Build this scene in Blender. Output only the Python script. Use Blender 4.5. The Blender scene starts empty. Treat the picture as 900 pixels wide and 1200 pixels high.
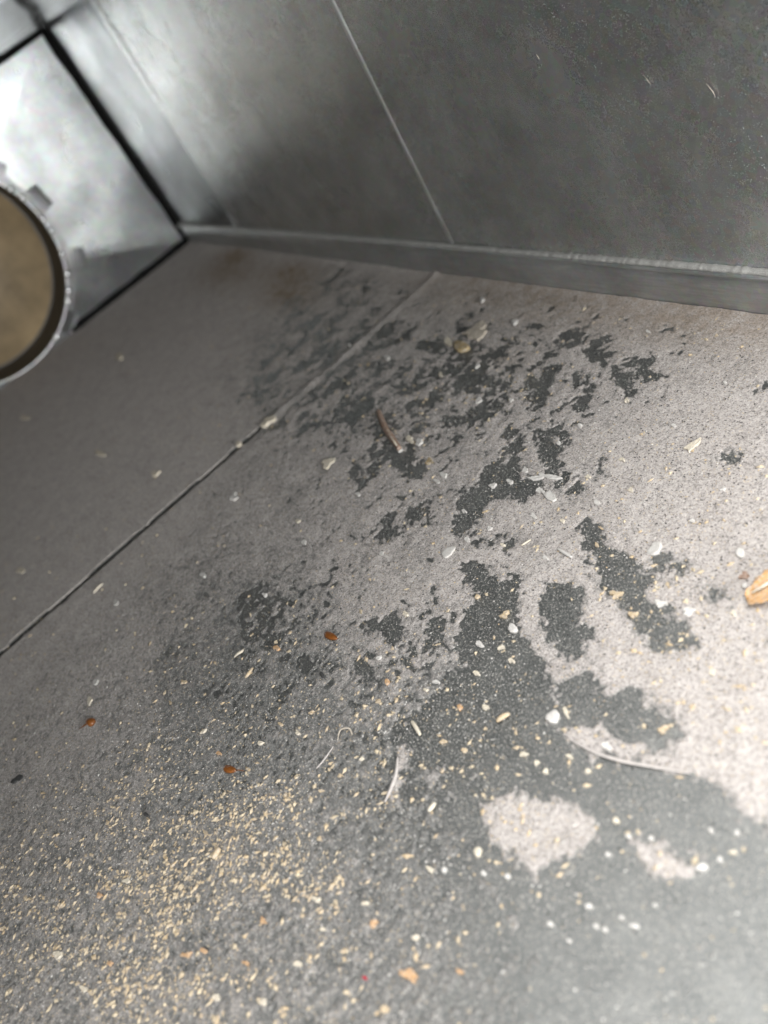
import bpy, math, random
import numpy as np
from mathutils import Matrix, Vector
random.seed(7)
rng = np.random.default_rng(7)
sc = bpy.context.scene
COL = sc.collection
U = 0.2                                   # one layout unit in metres (camera height above the duct floor)
# ------------------------------------------------------------------ camera
F = 1007.96                               # focal length in photo pixels (900 x 1200)
YAW, PIT, ROLL = 1.2980, 0.9743, -0.5982
CM = np.array(Matrix.Rotation(YAW, 3, 'Z') @ Matrix.Rotation(PIT, 3, 'X') @ Matrix.Rotation(ROLL, 3, 'Z'))
cd = bpy.data.cameras.new('camera'); cam = bpy.data.objects.new('camera', cd); COL.objects.link(cam)
cam.matrix_world = Matrix.Translation((0, 0, U)) @ Matrix(CM.tolist()).to_4x4()
cd.sensor_fit = 'VERTICAL'; cd.sensor_height = 36; cd.lens = F / 1200 * 36
cd.clip_start = 0.005; cd.clip_end = 50
cd.dof.use_dof = True; cd.dof.focus_distance = 0.31; cd.dof.aperture_fstop = 8.2
sc.camera = cam
# ------------------------------------------------------------------ world and lamps
w = bpy.data.worlds.new('World'); sc.world = w; w.use_nodes = True
bg = w.node_tree.nodes['Background']; bg.inputs[0].default_value = (0.92, 0.96, 1.0, 1); bg.inputs[1].default_value = 1.0
def lamp(name, loc, target, sx, sy, power, color):
    l = bpy.data.lights.new(name, 'AREA'); l.shape = 'RECTANGLE'; l.size = sx; l.size_y = sy
    l.energy = power; l.color = color
    o = bpy.data.objects.new(name, l); COL.objects.link(o)
    o.location = loc; o.rotation_euler = (Vector(target) - Vector(loc)).to_track_quat('-Z', 'Y').to_euler()
    return o
lamp('work_light', (-0.05, 0.16, 0.60), (-0.10, 0.10, 0.0), 0.74, 0.46, 10.0, (1.0, 0.975, 0.945))
lamp('room_light', (1.1, 0.05, 0.12), (-0.8, 0.06, 0.12), 0.9, 0.8, 31.0, (0.99, 0.985, 0.965))
sc.view_settings.view_transform = 'Standard'; sc.view_settings.look = 'None'
sc.view_settings.exposure = 0.28; sc.view_settings.gamma = 1.0
sc.render.engine = 'CYCLES'
sc.cycles.max_bounces = 10; sc.cycles.diffuse_bounces = 5; sc.cycles.glossy_bounces = 6
sc.cycles.use_denoising = True
# ------------------------------------------------------------------ helpers
B, L, H = 1.1235 * U, -4.183 * U, 1.030 * U          # back wall y, end wall x, ceiling z
FRONT, OPEN_X, HATCH = -0.78 * U, 0.45 * U, -0.66 * U # front wall y, open end x, edge of the access opening
HF = 0.098 * U                                        # height of the bottom flange
X_SEAM, X_JOINT, X_LAP = -1.975 * U, -3.475 * U, -2.105 * U
def floor_pt(px, py, z=0.0):
    d = CM @ np.array([(px - 450) / F, (600 - py) / F, -1.0])
    t = (z - U) / d[2]
    return np.array([d[0] * t, d[1] * t, z])
def end_pt(px, py):
    d = CM @ np.array([(px - 450) / F, (600 - py) / F, -1.0]); t = L / d[0]
    return np.array([L, d[1] * t, U + d[2] * t])
def back_pt(px, py):
    d = CM @ np.array([(px - 450) / F, (600 - py) / F, -1.0]); t = B / d[1]
    return np.array([d[0] * t, B, U + d[2] * t])
def to_px(P):                                         # floor points -> photo pixels
    q = (P - np.array([0, 0, U])) @ CM
    return 450 + F * q[:, 0] / -q[:, 2], 600 - F * q[:, 1] / -q[:, 2]
def mesh(name, verts, faces, mat=None, parent=None, smooth=False):
    me = bpy.data.meshes.new(name); me.from_pydata([tuple(map(float, v)) for v in verts], [], [tuple(map(int, f)) for f in faces]); me.update()
    o = bpy.data.objects.new(name, me); COL.objects.link(o)
    if mat: me.materials.append(mat)
    if smooth: me.polygons.foreach_set('use_smooth', [True] * len(me.polygons))
    if parent: o.parent = parent
    return o
def big_mesh(name, V, Fq, mat, smooth=True):          # numpy arrays, quads or tris
    me = bpy.data.meshes.new(name); n = Fq.shape[1]
    me.vertices.add(len(V)); me.vertices.foreach_set('co', V.astype(np.float32).ravel())
    me.loops.add(Fq.size); me.loops.foreach_set('vertex_index', Fq.astype(np.int32).ravel())
    me.polygons.add(len(Fq)); me.polygons.foreach_set('loop_start', np.arange(0, Fq.size, n, dtype=np.int32))
    me.polygons.foreach_set('use_smooth', np.full(len(Fq), smooth))
    me.update(calc_edges=True); me.validate(); me.materials.append(mat)
    o = bpy.data.objects.new(name, me); COL.objects.link(o); return o
def tag(o, label=None, cat=None, group=None, kind=None):
    if label: o['label'] = label
    if cat: o['category'] = cat
    if group: o['group'] = group
    if kind: o['kind'] = kind
    return o
def box_vf(x0, x1, y0, y1, z0, z1):
    v = [(x0,y0,z0),(x1,y0,z0),(x1,y1,z0),(x0,y1,z0),(x0,y0,z1),(x1,y0,z1),(x1,y1,z1),(x0,y1,z1)]
    f = [(0,3,2,1),(4,5,6,7),(0,1,5,4),(1,2,6,5),(2,3,7,6),(3,0,4,7)]
    return v, f
def tube_vf(pts, radii, n=8, flat=1.0):
    pts = [Vector(p) for p in pts]; V = []; Fc = []
    for i, p in enumerate(pts):
        t = (pts[min(i + 1, len(pts) - 1)] - pts[max(i - 1, 0)]).normalized()
        up = Vector((0, 0, 1)) if abs(t.z) < 0.9 else Vector((1, 0, 0))
        s = t.cross(up).normalized(); u = s.cross(t).normalized()
        r = radii[i] if hasattr(radii, '__len__') else radii
        for k in range(n):
            a = 2 * math.pi * k / n
            V.append(p + s * (r * math.cos(a)) + u * (r * flat * math.sin(a)))
    for i in range(len(pts) - 1):
        for k in range(n):
            a, b = i * n + k, i * n + (k + 1) % n
            Fc.append((a, b, b + n, a + n))
    Fc.append(tuple(range(n - 1, -1, -1))); Fc.append(tuple(range((len(pts) - 1) * n, len(pts) * n)))
    return V, Fc
def _hash(ix, iy, seed):
    h = (ix.astype(np.int64) * 374761393 + iy.astype(np.int64) * 668265263 + seed * 1274126177) & 0x7fffffff
    h = ((h ^ (h >> 13)) * 1103515245) & 0x7fffffff
    h = ((h ^ (h >> 16)) * 69069 + 12345) & 0x7fffffff
    return (h ^ (h >> 15)).astype(np.float64) / 0x7fffffff * 2 - 1
def vnoise(x, y, scale, seed):                         # smooth value noise in -1..1, feature size = scale (metres)
    x = x / scale; y = y / scale
    ix = np.floor(x); iy = np.floor(y); fx = x - ix; fy = y - iy
    fx = fx * fx * (3 - 2 * fx); fy = fy * fy * (3 - 2 * fy)
    a = _hash(ix, iy, seed); b = _hash(ix + 1, iy, seed); c = _hash(ix, iy + 1, seed); d = _hash(ix + 1, iy + 1, seed)
    return (a * (1 - fx) + b * fx) * (1 - fy) + (c * (1 - fx) + d * fx) * fy
def fbm(x, y, scale, seed, octv=4, gain=0.55):
    r = 0; amp = 1; tot = 0
    ca, sa = math.cos(0.6), math.sin(0.6)
    for i in range(octv):
        r = r + amp * vnoise(x, y, scale, seed + i * 17); tot += amp; amp *= gain; scale *= 0.5
        x, y = x * ca - y * sa, x * sa + y * ca
    return r / tot * 1.6
# ------------------------------------------------------------------ materials
class NT:
    def __init__(s, name):
        s.m = bpy.data.materials.new(name); s.m.use_nodes = True
        s.t = s.m.node_tree; s.n = s.t.nodes; s.b = s.n['Principled BSDF']
        s.co = s.n.new('ShaderNodeTexCoord').outputs['Object']
    def link(s, a, b): s.t.links.new(a, b)
    def mapped(s, scale):
        mp = s.n.new('ShaderNodeMapping'); mp.inputs['Scale'].default_value = scale; s.link(s.co, mp.inputs['Vector']); return mp.outputs[0]
    def noise(s, scale, detail=4, rough=0.6, vec=None):
        t = s.n.new('ShaderNodeTexNoise'); t.inputs['Scale'].default_value = scale; t.inputs['Detail'].default_value = detail
        t.inputs['Roughness'].default_value = rough; s.link(vec or s.co, t.inputs['Vector']); return t.outputs['Fac']
    def vor(s, scale, feature='F1', out='Color', vec=None):
        t = s.n.new('ShaderNodeTexVoronoi'); t.feature = feature; t.inputs['Scale'].default_value = scale
        s.link(vec or s.co, t.inputs['Vector']); return t.outputs[out]
    def ramp(s, fac, stops):
        r = s.n.new('ShaderNodeValToRGB'); e = r.color_ramp.elements
        while len(e) < len(stops): e.new(0.5)
        for q, (p, c) in zip(e, stops):
            q.position = p; q.color = tuple(c) + (1,) if hasattr(c, '__len__') else (c, c, c, 1)
        s.link(fac, r.inputs[0]); return r.outputs[0]
    def mix(s, fac, a, b, mode='MIX'):
        m = s.n.new('ShaderNodeMix'); m.data_type = 'RGBA'; m.blend_type = mode
        for v, i in ((fac, 0), (a, 6), (b, 7)):
            if hasattr(v, 'is_output'): s.link(v, m.inputs[i])
            else: m.inputs[i].default_value = v if i == 0 else (tuple(v) + (1,) if len(v) == 3 else v)
        return m.outputs[2]
    def math(s, op, a, b=0.0):
        m = s.n.new('ShaderNodeMath'); m.operation = op
        for v, i in ((a, 0), (b, 1)):
            if hasattr(v, 'is_output'): s.link(v, m.inputs[i])
            else: m.inputs[i].default_value = v
        return m.outputs[0]
    def attr(s, name, out='Fac'):
        a = s.n.new('ShaderNodeAttribute'); a.attribute_name = name; return a.outputs[out]
    def bump(s, h, strength, dist, prev=None):
        b = s.n.new('ShaderNodeBump'); b.inputs['Strength'].default_value = strength; b.inputs['Distance'].default_value = dist
        s.link(h, b.inputs['Height'])
        if prev: s.link(prev, b.inputs['Normal'])
        return b.outputs[0]
    def put(s, **k):
        names = dict(color='Base Color', rough='Roughness', metal='Metallic', normal='Normal', spec='Specular IOR Level', sss='Subsurface Weight')
        for a, v in k.items():
            i = s.b.inputs[names[a]]
            if hasattr(v, 'is_output'): s.link(v, i)
            else: i.default_value = tuple(v) + (1,) if hasattr(v, '__len__') else v
        return s.m
def metal(name, base, rough, dust, dust_col=(0.36, 0.36, 0.34), buckle=0.0, lo=0.30, hi=0.55, speck=0.5, streak=None, grain=0.0):
    n = NT(name)
    sp = n.vor(420, vec=None); spv = n.math('MULTIPLY', n.noise(300, 3), 1.0)
    c = n.mix(n.ramp(n.noise(45, 5), [(0.35, 0.0), (0.7, 1.0)]), [x * 0.86 for x in base], [min(1, x * 1.12) for x in base])
    c = n.mix(0.10, c, sp, 'OVERLAY')
    if streak: c = n.mix(n.ramp(n.noise(60, 4, 0.7, n.mapped(streak)), [(0.35, 0.0), (0.7, 0.55)]), c, [x * 0.5 for x in base])
    # dust film: soft clouds plus single fine specks
    cloud = n.ramp(n.noise(14, 4), [(lo, 0.0), (hi + 0.2, 1.0)])
    fine = n.ramp(n.noise(1300, 4, 0.75), [(0.50, 0.0), (0.66, 1.0)])
    film = n.math('MULTIPLY', n.math('ADD', n.math('MULTIPLY', fine, speck), 0.22), n.math('ADD', n.math('MULTIPLY', cloud, 0.8), 0.25))
    film = n.math('MINIMUM', n.math('MULTIPLY', film, dust), 1.0)
    col = n.mix(film, c, dust_col)
    met = n.math('SUBTRACT', 0.97, n.math('MULTIPLY', film, 0.97))
    ro = n.math('ADD', n.math('MULTIPLY', n.noise(30, 4), 0.22), n.math('ADD', rough - 0.11, n.math('MULTIPLY', film, 0.3)))
    nb = n.bump(n.noise(9, 2, 0.4), buckle, 0.02)
    nb = n.bump(n.noise(260, 3), 0.10, 0.0006, nb)
    if grain: nb = n.bump(n.noise(1150, 4, 0.7), grain, 0.0005, nb)
    return n.put(color=col, rough=ro, metal=met, normal=nb)
M_BACK = metal('galvanised_dusty', (0.55, 0.565, 0.555), 0.23, 0.55, buckle=0.12, grain=0.3)
M_END = metal('galvanised_shiny', (0.31, 0.322, 0.327), 0.29, 0.25, buckle=0.2)
M_CEIL = metal('galvanised_ceiling', (0.55, 0.57, 0.58), 0.16, 0.12, buckle=0.25)
M_FLANGE = metal('galvanised_flange', (0.50, 0.51, 0.51), 0.40, 1.3, dust_col=(0.34, 0.335, 0.32), streak=(1.0, 8.0, 14.0))
M_TAB = metal('tab_metal', (0.22, 0.225, 0.23), 0.45, 0.4)
M_CRIMP = metal('crimp_metal', (0.80, 0.80, 0.82), 0.25, 0.1)
M_BEAD = metal('bead_metal', (0.60, 0.61, 0.60), 0.48, 1.0, dust_col=(0.42, 0.42, 0.40))
M_COLLAR = metal('collar_metal', (0.46, 0.46, 0.47), 0.33, 0.4, buckle=0.1)
def plain(name, col, rough=0.7, var=0.25, scale=900, spec=0.3, bumpd=0.0004, metal_=0.0, dusty=0.0):
    n = NT(name)
    c = n.mix(n.ramp(n.noise(scale, 4, 0.65), [(0.3, 0.0), (0.7, 1.0)]), [x * (1 - var) for x in col], [min(1, x * (1 + var)) for x in col])
    if dusty: c = n.mix(n.ramp(n.noise(1100, 4, 0.7), [(0.40, 0.0), (0.60, dusty)]), c, (0.36, 0.34, 0.32))
    return n.put(color=c, rough=rough, spec=spec, metal=metal_, normal=n.bump(n.noise(scale * 0.7, 4), 0.6, bumpd))
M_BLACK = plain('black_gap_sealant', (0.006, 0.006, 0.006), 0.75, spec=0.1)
M_UNDER = plain('dark_under_gap', (0.035, 0.034, 0.032), 0.9, spec=0.1)
M_BROWN = plain('brown_liner', (0.235, 0.175, 0.10), 0.5, 0.38, 16, spec=0.4, bumpd=0.003)
M_SLEEVE = plain('sleeve_painted_shade', (0.055, 0.047, 0.035), 0.6, 0.3, 40)  # shadow inside the collar rim is put into this dark colour
M_WHITE = plain('white_chip', (0.54, 0.525, 0.50), 0.75, 0.10, 700, dusty=0.55)
M_CREAM = plain('cream_chip', (0.58, 0.52, 0.41), 0.8, 0.18, dusty=0.55)
M_STRAW = plain('straw_grain', (0.47, 0.395, 0.285), 0.8, 0.2)
M_SPECK = plain('speck_grey', (0.33, 0.32, 0.30), 0.85, 0.3)
M_SPECK2 = plain('wall_speck', (0.36, 0.37, 0.36), 0.8, 0.3)
M_TAN = plain('tan_wood', (0.47, 0.36, 0.22), 0.75, 0.25, dusty=0.55)
M_ORANGE = plain('orange_chip', (0.46, 0.27, 0.12), 0.7, 0.3, dusty=0.55)
M_RUST = plain('brown_twig', (0.24, 0.14, 0.09), 0.7, 0.3, dusty=0.55)
M_SEED = plain('brown_seed', (0.16, 0.055, 0.012), 0.28, 0.3, spec=0.6)
M_DARK = plain('dark_flake', (0.05, 0.05, 0.05), 0.6, 0.3)
M_FIBRE = plain('pale_fibre', (0.42, 0.39, 0.37), 0.8, 0.15)
M_LUMP = plain('pale_lump', (0.40, 0.35, 0.28), 0.85, 0.3, 500, dusty=0.55)
M_AMBER = plain('amber_pebble', (0.33, 0.235, 0.09), 0.6, 0.4, 400, dusty=0.75)
M_LEAF = plain('leaf_scrap', (0.48, 0.27, 0.10), 0.8, 0.4, 260, dusty=0.6)
M_RED = plain('red_speck', (0.35, 0.02, 0.04), 0.6)
def floor_metal():
    n = NT('floor_bare_metal')
    g = n.noise(1500, 3, 0.7)
    c = n.mix(n.ramp(n.noise(70, 5), [(0.35, 0.0), (0.7, 1.0)]), (0.135, 0.141, 0.140), (0.19, 0.196, 0.192))
    film = n.ramp(g, [(0.46, 0.0), (0.66, 1.0)])
    c = n.mix(n.math('MULTIPLY', film, 0.6), c, (0.085, 0.086, 0.083))
    pale = n.ramp(n.noise(1500, 3, 0.7), [(0.56, 0.0), (0.66, 1.0)])
    c = n.mix(n.math('MULTIPLY', pale, 0.8), c, (0.42, 0.41, 0.37))
    met = n.math('SUBTRACT', 0.80, n.math('MULTIPLY', n.math('MAXIMUM', film, pale), 0.65))
    nb = n.bump(n.noise(1300, 4, 0.7), 0.55, 0.0006)
    return n.put(color=c, metal=met, rough=0.34, normal=nb)
M_FLOOR = floor_metal()
def dust_mat():
    n = NT('grey_dust')
    c = n.mix(n.ramp(n.noise(90, 5, 0.65), [(0.3, 0.0), (0.7, 1.0)]), (0.385, 0.353, 0.333), (0.485, 0.450, 0.430))
    c = n.mix(n.attr('thin'), c, (0.150, 0.151, 0.147))                 # where the layer is thin the dark metal tints it
    g = n.noise(1500, 4, 0.75)
    g2 = n.noise(620, 4, 0.7)
    c = n.mix(n.ramp(g2, [(0.33, 0.55), (0.42, 0.0)]), c, (0.12, 0.115, 0.11))
    c = n.mix(n.ramp(g, [(0.36, 0.75), (0.49, 0.0)]), c, (0.10, 0.098, 0.095))
    c = n.mix(n.ramp(g, [(0.54, 0.0), (0.70, 0.6)]), c, (0.70, 0.67, 0.63))
    w2 = n.noise(1250, 2, 0.5)
    c = n.mix(n.ramp(w2, [(0.64, 0.0), (0.72, 0.55)]), c, (0.55, 0.42, 0.25))
    c = n.mix(n.math('MULTIPLY', n.attr('rust'), n.ramp(n.noise(160, 5, 0.7), [(0.35, 0.2), (0.6, 1.0)])), c, (0.20, 0.135, 0.07))
    nb = n.bump(n.noise(1500, 5, 0.75), 0.8, 0.0007)
    return n.put(color=c, rough=0.95, spec=0.15, normal=nb)
M_DUST = dust_mat()
M_FILM = plain('lip_dust', (0.34, 0.335, 0.32), 0.95, 0.3, 1500)
# ------------------------------------------------------------------ the duct: floor
fl = tag(mesh('floor', *box_vf(L - 0.004, OPEN_X, FRONT - 0.004, B + 0.012, -0.0060, -0.0026), M_UNDER), kind='structure')
GAP = 0.0015
mesh('joint_shade_strip', *box_vf(X_LAP - GAP, X_LAP + GAP, FRONT, B + 0.004, -0.0025, -0.0003), M_UNDER, fl)  # added dark strip, stands for the shadow line in the open joint
mesh('floor_sheet', *box_vf(X_LAP + GAP, OPEN_X, FRONT, B + 0.004, -0.0025, 0.0), M_FLOOR, fl)
mesh('floor_sheet', *box_vf(L, X_LAP - GAP, FRONT, B + 0.004, -0.0025, 0.0), M_FLOOR, fl)
# ------------------------------------------------------------------ back wall with bead, joint and bottom flange
def grid_panel(name, axis, a0, a1, b0, b1, c, na, nb, amp, seed, mat, parent=None, flip=False):
    a = np.linspace(a0, a1, na); b = np.linspace(b0, b1, nb); A, Bb = np.meshgrid(a, b, indexing='ij')
    d = c + amp * fbm(A, Bb, 0.16, seed, 2)
    if axis == 'y': V = np.stack([A, d, Bb], -1)
    elif axis == 'z': V = np.stack([A, Bb, d], -1)
    else: V = np.stack([d, A, Bb], -1)
    i = np.arange(na * nb).reshape(na, nb)
    q = np.stack([i[:-1, :-1], i[1:, :-1], i[1:, 1:], i[:-1, 1:]], -1).reshape(-1, 4)
    if flip: q = q[:, ::-1]
    o = big_mesh(name, V.reshape(-1, 3), q, mat)
    if parent: o.parent = parent
    return o
YW = B + 0.0022                            # the wall sheet stands just behind the flange face
wb = tag(grid_panel('wall_back', 'y', X_JOINT + 0.0011, OPEN_X, 0.0, H + 0.002, YW, 120, 40, 0.0007, 3, M_BACK), kind='structure')
grid_panel('joint_strip', 'y', L - 0.002, X_JOINT - 0.0011, 0.0, H + 0.002, YW + 0.0004, 30, 40, 0.0006, 5, M_END, wb)
mesh('joint_gap', *box_vf(X_JOINT - 0.0022, X_JOINT + 0.0022, YW + 0.0018, YW + 0.0030, 0, H), M_BLACK, wb)
# pressed bead (half round rib) and the fainter ridge beside the joint
def rib(name, x, r, z0, z1, mat, depth=0.6):
    V = []; Fc = []; n = 9; m = 24
    for j in range(m + 1):
        z = z0 + (z1 - z0) * j / m; fd = 0.25 + 0.75 * min(1.0, j / m * 1.6)   # the pressing fades out towards the floor
        for k in range(n):
            a = math.pi * k / (n - 1)
            V.append((x + r * math.cos(a), YW + 0.0004 - r * depth * fd * math.sin(a), z))
    for j in range(m):
        for k in range(n - 1):
            p = j * n + k; Fc.append((p, p + 1, p + 1 + n, p + n))
    return mesh(name, V, Fc, mat, wb, True)
rib('pressed_bead', X_SEAM, 0.0019, HF + 0.001, H, M_BEAD, 0.55)
rib('pressed_ridge', X_JOINT + 0.011, 0.0020, HF + 0.001, H, M_BACK, 0.35)
# flange: upright lip with a rolled, dusty top edge
def flange():
    prof = [(0.0, -0.0005), (0.0, 0.2), (-0.0001, 0.5), (0.0, 0.80), (0.0008, 0.845), (0.0006, 0.865), (-0.0010, 0.895), (-0.0014, 0.94), (-0.0009, 0.985), (0.0004, 1.0), (0.0032, 1.0)]
    xs = np.linspace(L, OPEN_X, 160); V = []; Fc = []; n = len(prof)
    for i, x in enumerate(xs):
        wob = 0.00025 * math.sin(x * 31) + 0.0002 * math.sin(x * 83 + 1)
        for dy, h in prof: V.append((x, B + dy, h * (HF + wob) if h > 0 else 0.0))
    for i in range(len(xs) - 1):
        for k in range(n - 1):
            p = i * n + k; Fc.append((p, p + n, p + n + 1, p + 1))
    return mesh('bottom_flange', V, Fc, M_FLANGE, wb, True)
flange()
def lip_dust():                            # fuzzy line of dust caught along the rolled edge
    xs = np.linspace(L + 0.004, OPEN_X, 900); V = []; Fc = []; n = 6
    for i, x in enumerate(xs):
        r = 0.0009 + 0.0005 * random.random()
        for k in range(n):
            a = 2 * math.pi * k / n
            V.append((x, B + 0.0012 + (0.0016 + r * .4) * math.cos(a), HF + 0.0001 + r * math.sin(a)))
    for i in range(len(xs) - 1):
        for k in range(n): Fc.append((i * n + k, (i + 1) * n + k, (i + 1) * n + (k + 1) % n, i * n + (k + 1) % n))
    return mesh('lip_dust', V, Fc, M_FILM, wb, True)
lip_dust()
# ------------------------------------------------------------------ ceiling, front wall
ce = tag(grid_panel('ceiling', 'z', L - 0.002, HATCH, FRONT, B + 0.006, H, 90, 50, 0.0006, 9, M_CEIL, flip=True), kind='structure')
mesh('hatch_lip', *box_vf(HATCH - 0.001, HATCH + 0.002, FRONT, B, H + 0.0015, H + 0.014), M_CEIL, ce)
tag(grid_panel('wall_front', 'y', L - 0.002, OPEN_X, 0.0, H + 0.002, FRONT, 80, 30, 0.0008, 12, M_BACK, flip=True), kind='structure')
# ------------------------------------------------------------------ end wall: cross-broken sheet with a round hole
CY, CZ, CR = 0.172 * U, 0.4635 * U, 0.4545 * U
def end_wall():
    y0, y1, z0, z1 = FRONT, B, 0.0, H; yc, zc = (y0 + y1) / 2, (z0 + z1) / 2
    corners = [math.atan2(z - CZ, y - CY) for y, z in ((y0, z0), (y1, z0), (y1, z1), (y0, z1))]
    ang = sorted(set(list(np.linspace(-math.pi, math.pi, 145)[:-1]) + corners))
    def disp(y, z): return 0.011 * (1 - max(abs(y - yc) / ((y1 - y0) / 2), abs(z - zc) / ((z1 - z0) / 2)))
    V = []; Fc = []; m = 14
    for a in ang:
        c, s = math.cos(a), math.sin(a); t = 1e9
        if c > 1e-9: t = min(t, (y1 - CY) / c)
        if c < -1e-9: t = min(t, (y0 - CY) / c)
        if s > 1e-9: t = min(t, (z1 - CZ) / s)
        if s < -1e-9: t = min(t, (z0 - CZ) / s)
        for j in range(m + 1):
            r = CR + (max(t, CR + 0.0005) - CR) * j / m
            y, z = CY + c * r, CZ + s * r; V.append((L + disp(y, z), y, z))
    k = len(ang)
    for i in range(k):
        for j in range(m):
            p, q = i * (m + 1) + j, ((i + 1) % k) * (m + 1) + j
            Fc.append((p, p + 1, q + 1, q))
    o = mesh('wall_end', V, Fc, M_END, None, False)
    return tag(o, kind='structure'), disp
we, end_disp = end_wall()
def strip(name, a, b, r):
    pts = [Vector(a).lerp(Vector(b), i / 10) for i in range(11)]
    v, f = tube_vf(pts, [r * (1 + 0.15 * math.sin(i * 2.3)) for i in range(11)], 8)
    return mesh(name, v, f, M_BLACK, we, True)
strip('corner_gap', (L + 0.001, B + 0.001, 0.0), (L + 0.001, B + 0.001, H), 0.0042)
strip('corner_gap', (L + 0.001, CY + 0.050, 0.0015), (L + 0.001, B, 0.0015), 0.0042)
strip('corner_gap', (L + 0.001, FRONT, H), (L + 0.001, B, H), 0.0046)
# ------------------------------------------------------------------ round collar
col = bpy.data.objects.new('round_collar', None); COL.objects.link(col); col.location = (L, CY, 0)
tag(col, 'round duct collar with bent metal tabs and brown inside, in the shiny end panel', 'duct collar')
def ring_vf(prof, n=120):
    V = []; Fc = []; m = len(prof)
    for i in range(n):
        a = 2 * math.pi * i / n
        for dx, r in prof: V.append((dx, r * math.cos(a), CZ + r * math.sin(a)))
    for i in range(n):
        for k in range(m - 1):
            p, q = i * m + k, ((i + 1) % n) * m + k; Fc.append((p, p + 1, q + 1, q))
    return V, Fc
XR = 0.0035
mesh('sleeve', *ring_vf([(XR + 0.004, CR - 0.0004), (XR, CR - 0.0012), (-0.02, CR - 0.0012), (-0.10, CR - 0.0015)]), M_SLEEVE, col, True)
mesh('rim', *ring_vf([(XR - 0.006, CR - 0.0006), (XR + 0.0035, CR - 0.0008), (XR + 0.0048, CR + 0.0003), (XR + 0.0035, CR + 0.0014), (XR - 0.003, CR + 0.0020), (XR - 0.006, CR + 0.0024)]), M_COLLAR, col, True)
def shade_band():  # flat dark metal ring, stands for the shadow-like band outside the rim
    V = []; Fc = []; n = 120
    for i in range(n):
        a = 2 * math.pi * i / n
        for r in (CR + 0.0005, CR + 0.004, CR + 0.0078 + 0.0006 * math.sin(a * 17)):
            y, z = r * math.cos(a), CZ + r * math.sin(a); V.append((end_disp(CY + y, z) + 0.0007, y, max(z, 0.0006)))
    for i in range(n):
        for k in range(2):
            p, q = i * 3 + k, ((i + 1) % n) * 3 + k; Fc.append((p, p + 1, q + 1, q))
    return mesh('shade_ring', V, Fc, M_TAB, col, True)
shade_band()
def cap():
    prof = [(-0.045 - 0.03 * (1 - (r / CR) ** 2), r) for r in np.linspace(CR - 0.002, 0.0005, 14)]
    V, Fc = ring_vf(prof, 72); return mesh('inner_cap', V, Fc, M_BROWN, col, True)
cap()
def tab(a, wdt, ln, lift, twist):
    V = []; Fc = []; n = 6
    for j in range(n + 1):
        r = CR + 0.0005 + ln * j / n
        y0, z0 = r * math.cos(a), CZ + r * math.sin(a)
        x = max(end_disp(CY + y0, z0) + 0.0012, XR + 0.0040 - 0.006 * j / n) + lift * (j / n) ** 2
        for s in (-1, 1):
            hw = wdt * (0.5 - 0.06 * (j / n) ** 3)
            V.append((x + s * twist * j / n, y0 - s * hw * math.sin(a), z0 + s * hw * math.cos(a)))
    for j in range(n):
        p = 2 * j; Fc.append((p, p + 1, p + 3, p + 2))
    o = mesh('tab', V, Fc, M_TAB, col, False)
    s = o.modifiers.new('thick', 'SOLIDIFY'); s.thickness = 0.0007; s.offset = 1
    return o
def ang_at(px, py):
    q = end_pt(px, py); return math.atan2(q[2] - CZ, q[1] - CY)
tab(ang_at(34, 243), 0.022, 0.016, 0.004, 0.002); tab(ang_at(74, 306), 0.021, 0.019, 0.003, 0.003)
tab(ang_at(77, 376), 0.020, 0.012, 0.002, 0.0)
for k in range(9): tab(ang_at(34, 243) + 0.42 * (k + 1), 0.022, 0.016, 0.001 * (k % 3), 0.0005)
for q in ((12, 220), (25, 231), (49, 256), (58, 270), (72, 296), (81, 320), (81, 340), (81, 353), (66, 394)):
    a = ang_at(*q); r = CR + 0.0008
    V = []; Fc = []
    for i in range(5):
        t = math.pi / 2 * i / 4
        for k in range(10):
            b = 2 * math.pi * k / 10; rr = 0.0030 * math.cos(t) + 0.00002
            V.append((XR + 0.0044 + 0.0022 * math.sin(t), r * math.cos(a) + rr * math.cos(b), CZ + r * math.sin(a) + rr * math.sin(b)))
    for i in range(4):
        for k in range(10): Fc.append((i * 10 + k, i * 10 + (k + 1) % 10, i * 10 + 10 + (k + 1) % 10, i * 10 + 10 + k))
    mesh('crimp', V, Fc, M_CRIMP, col, True)
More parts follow.
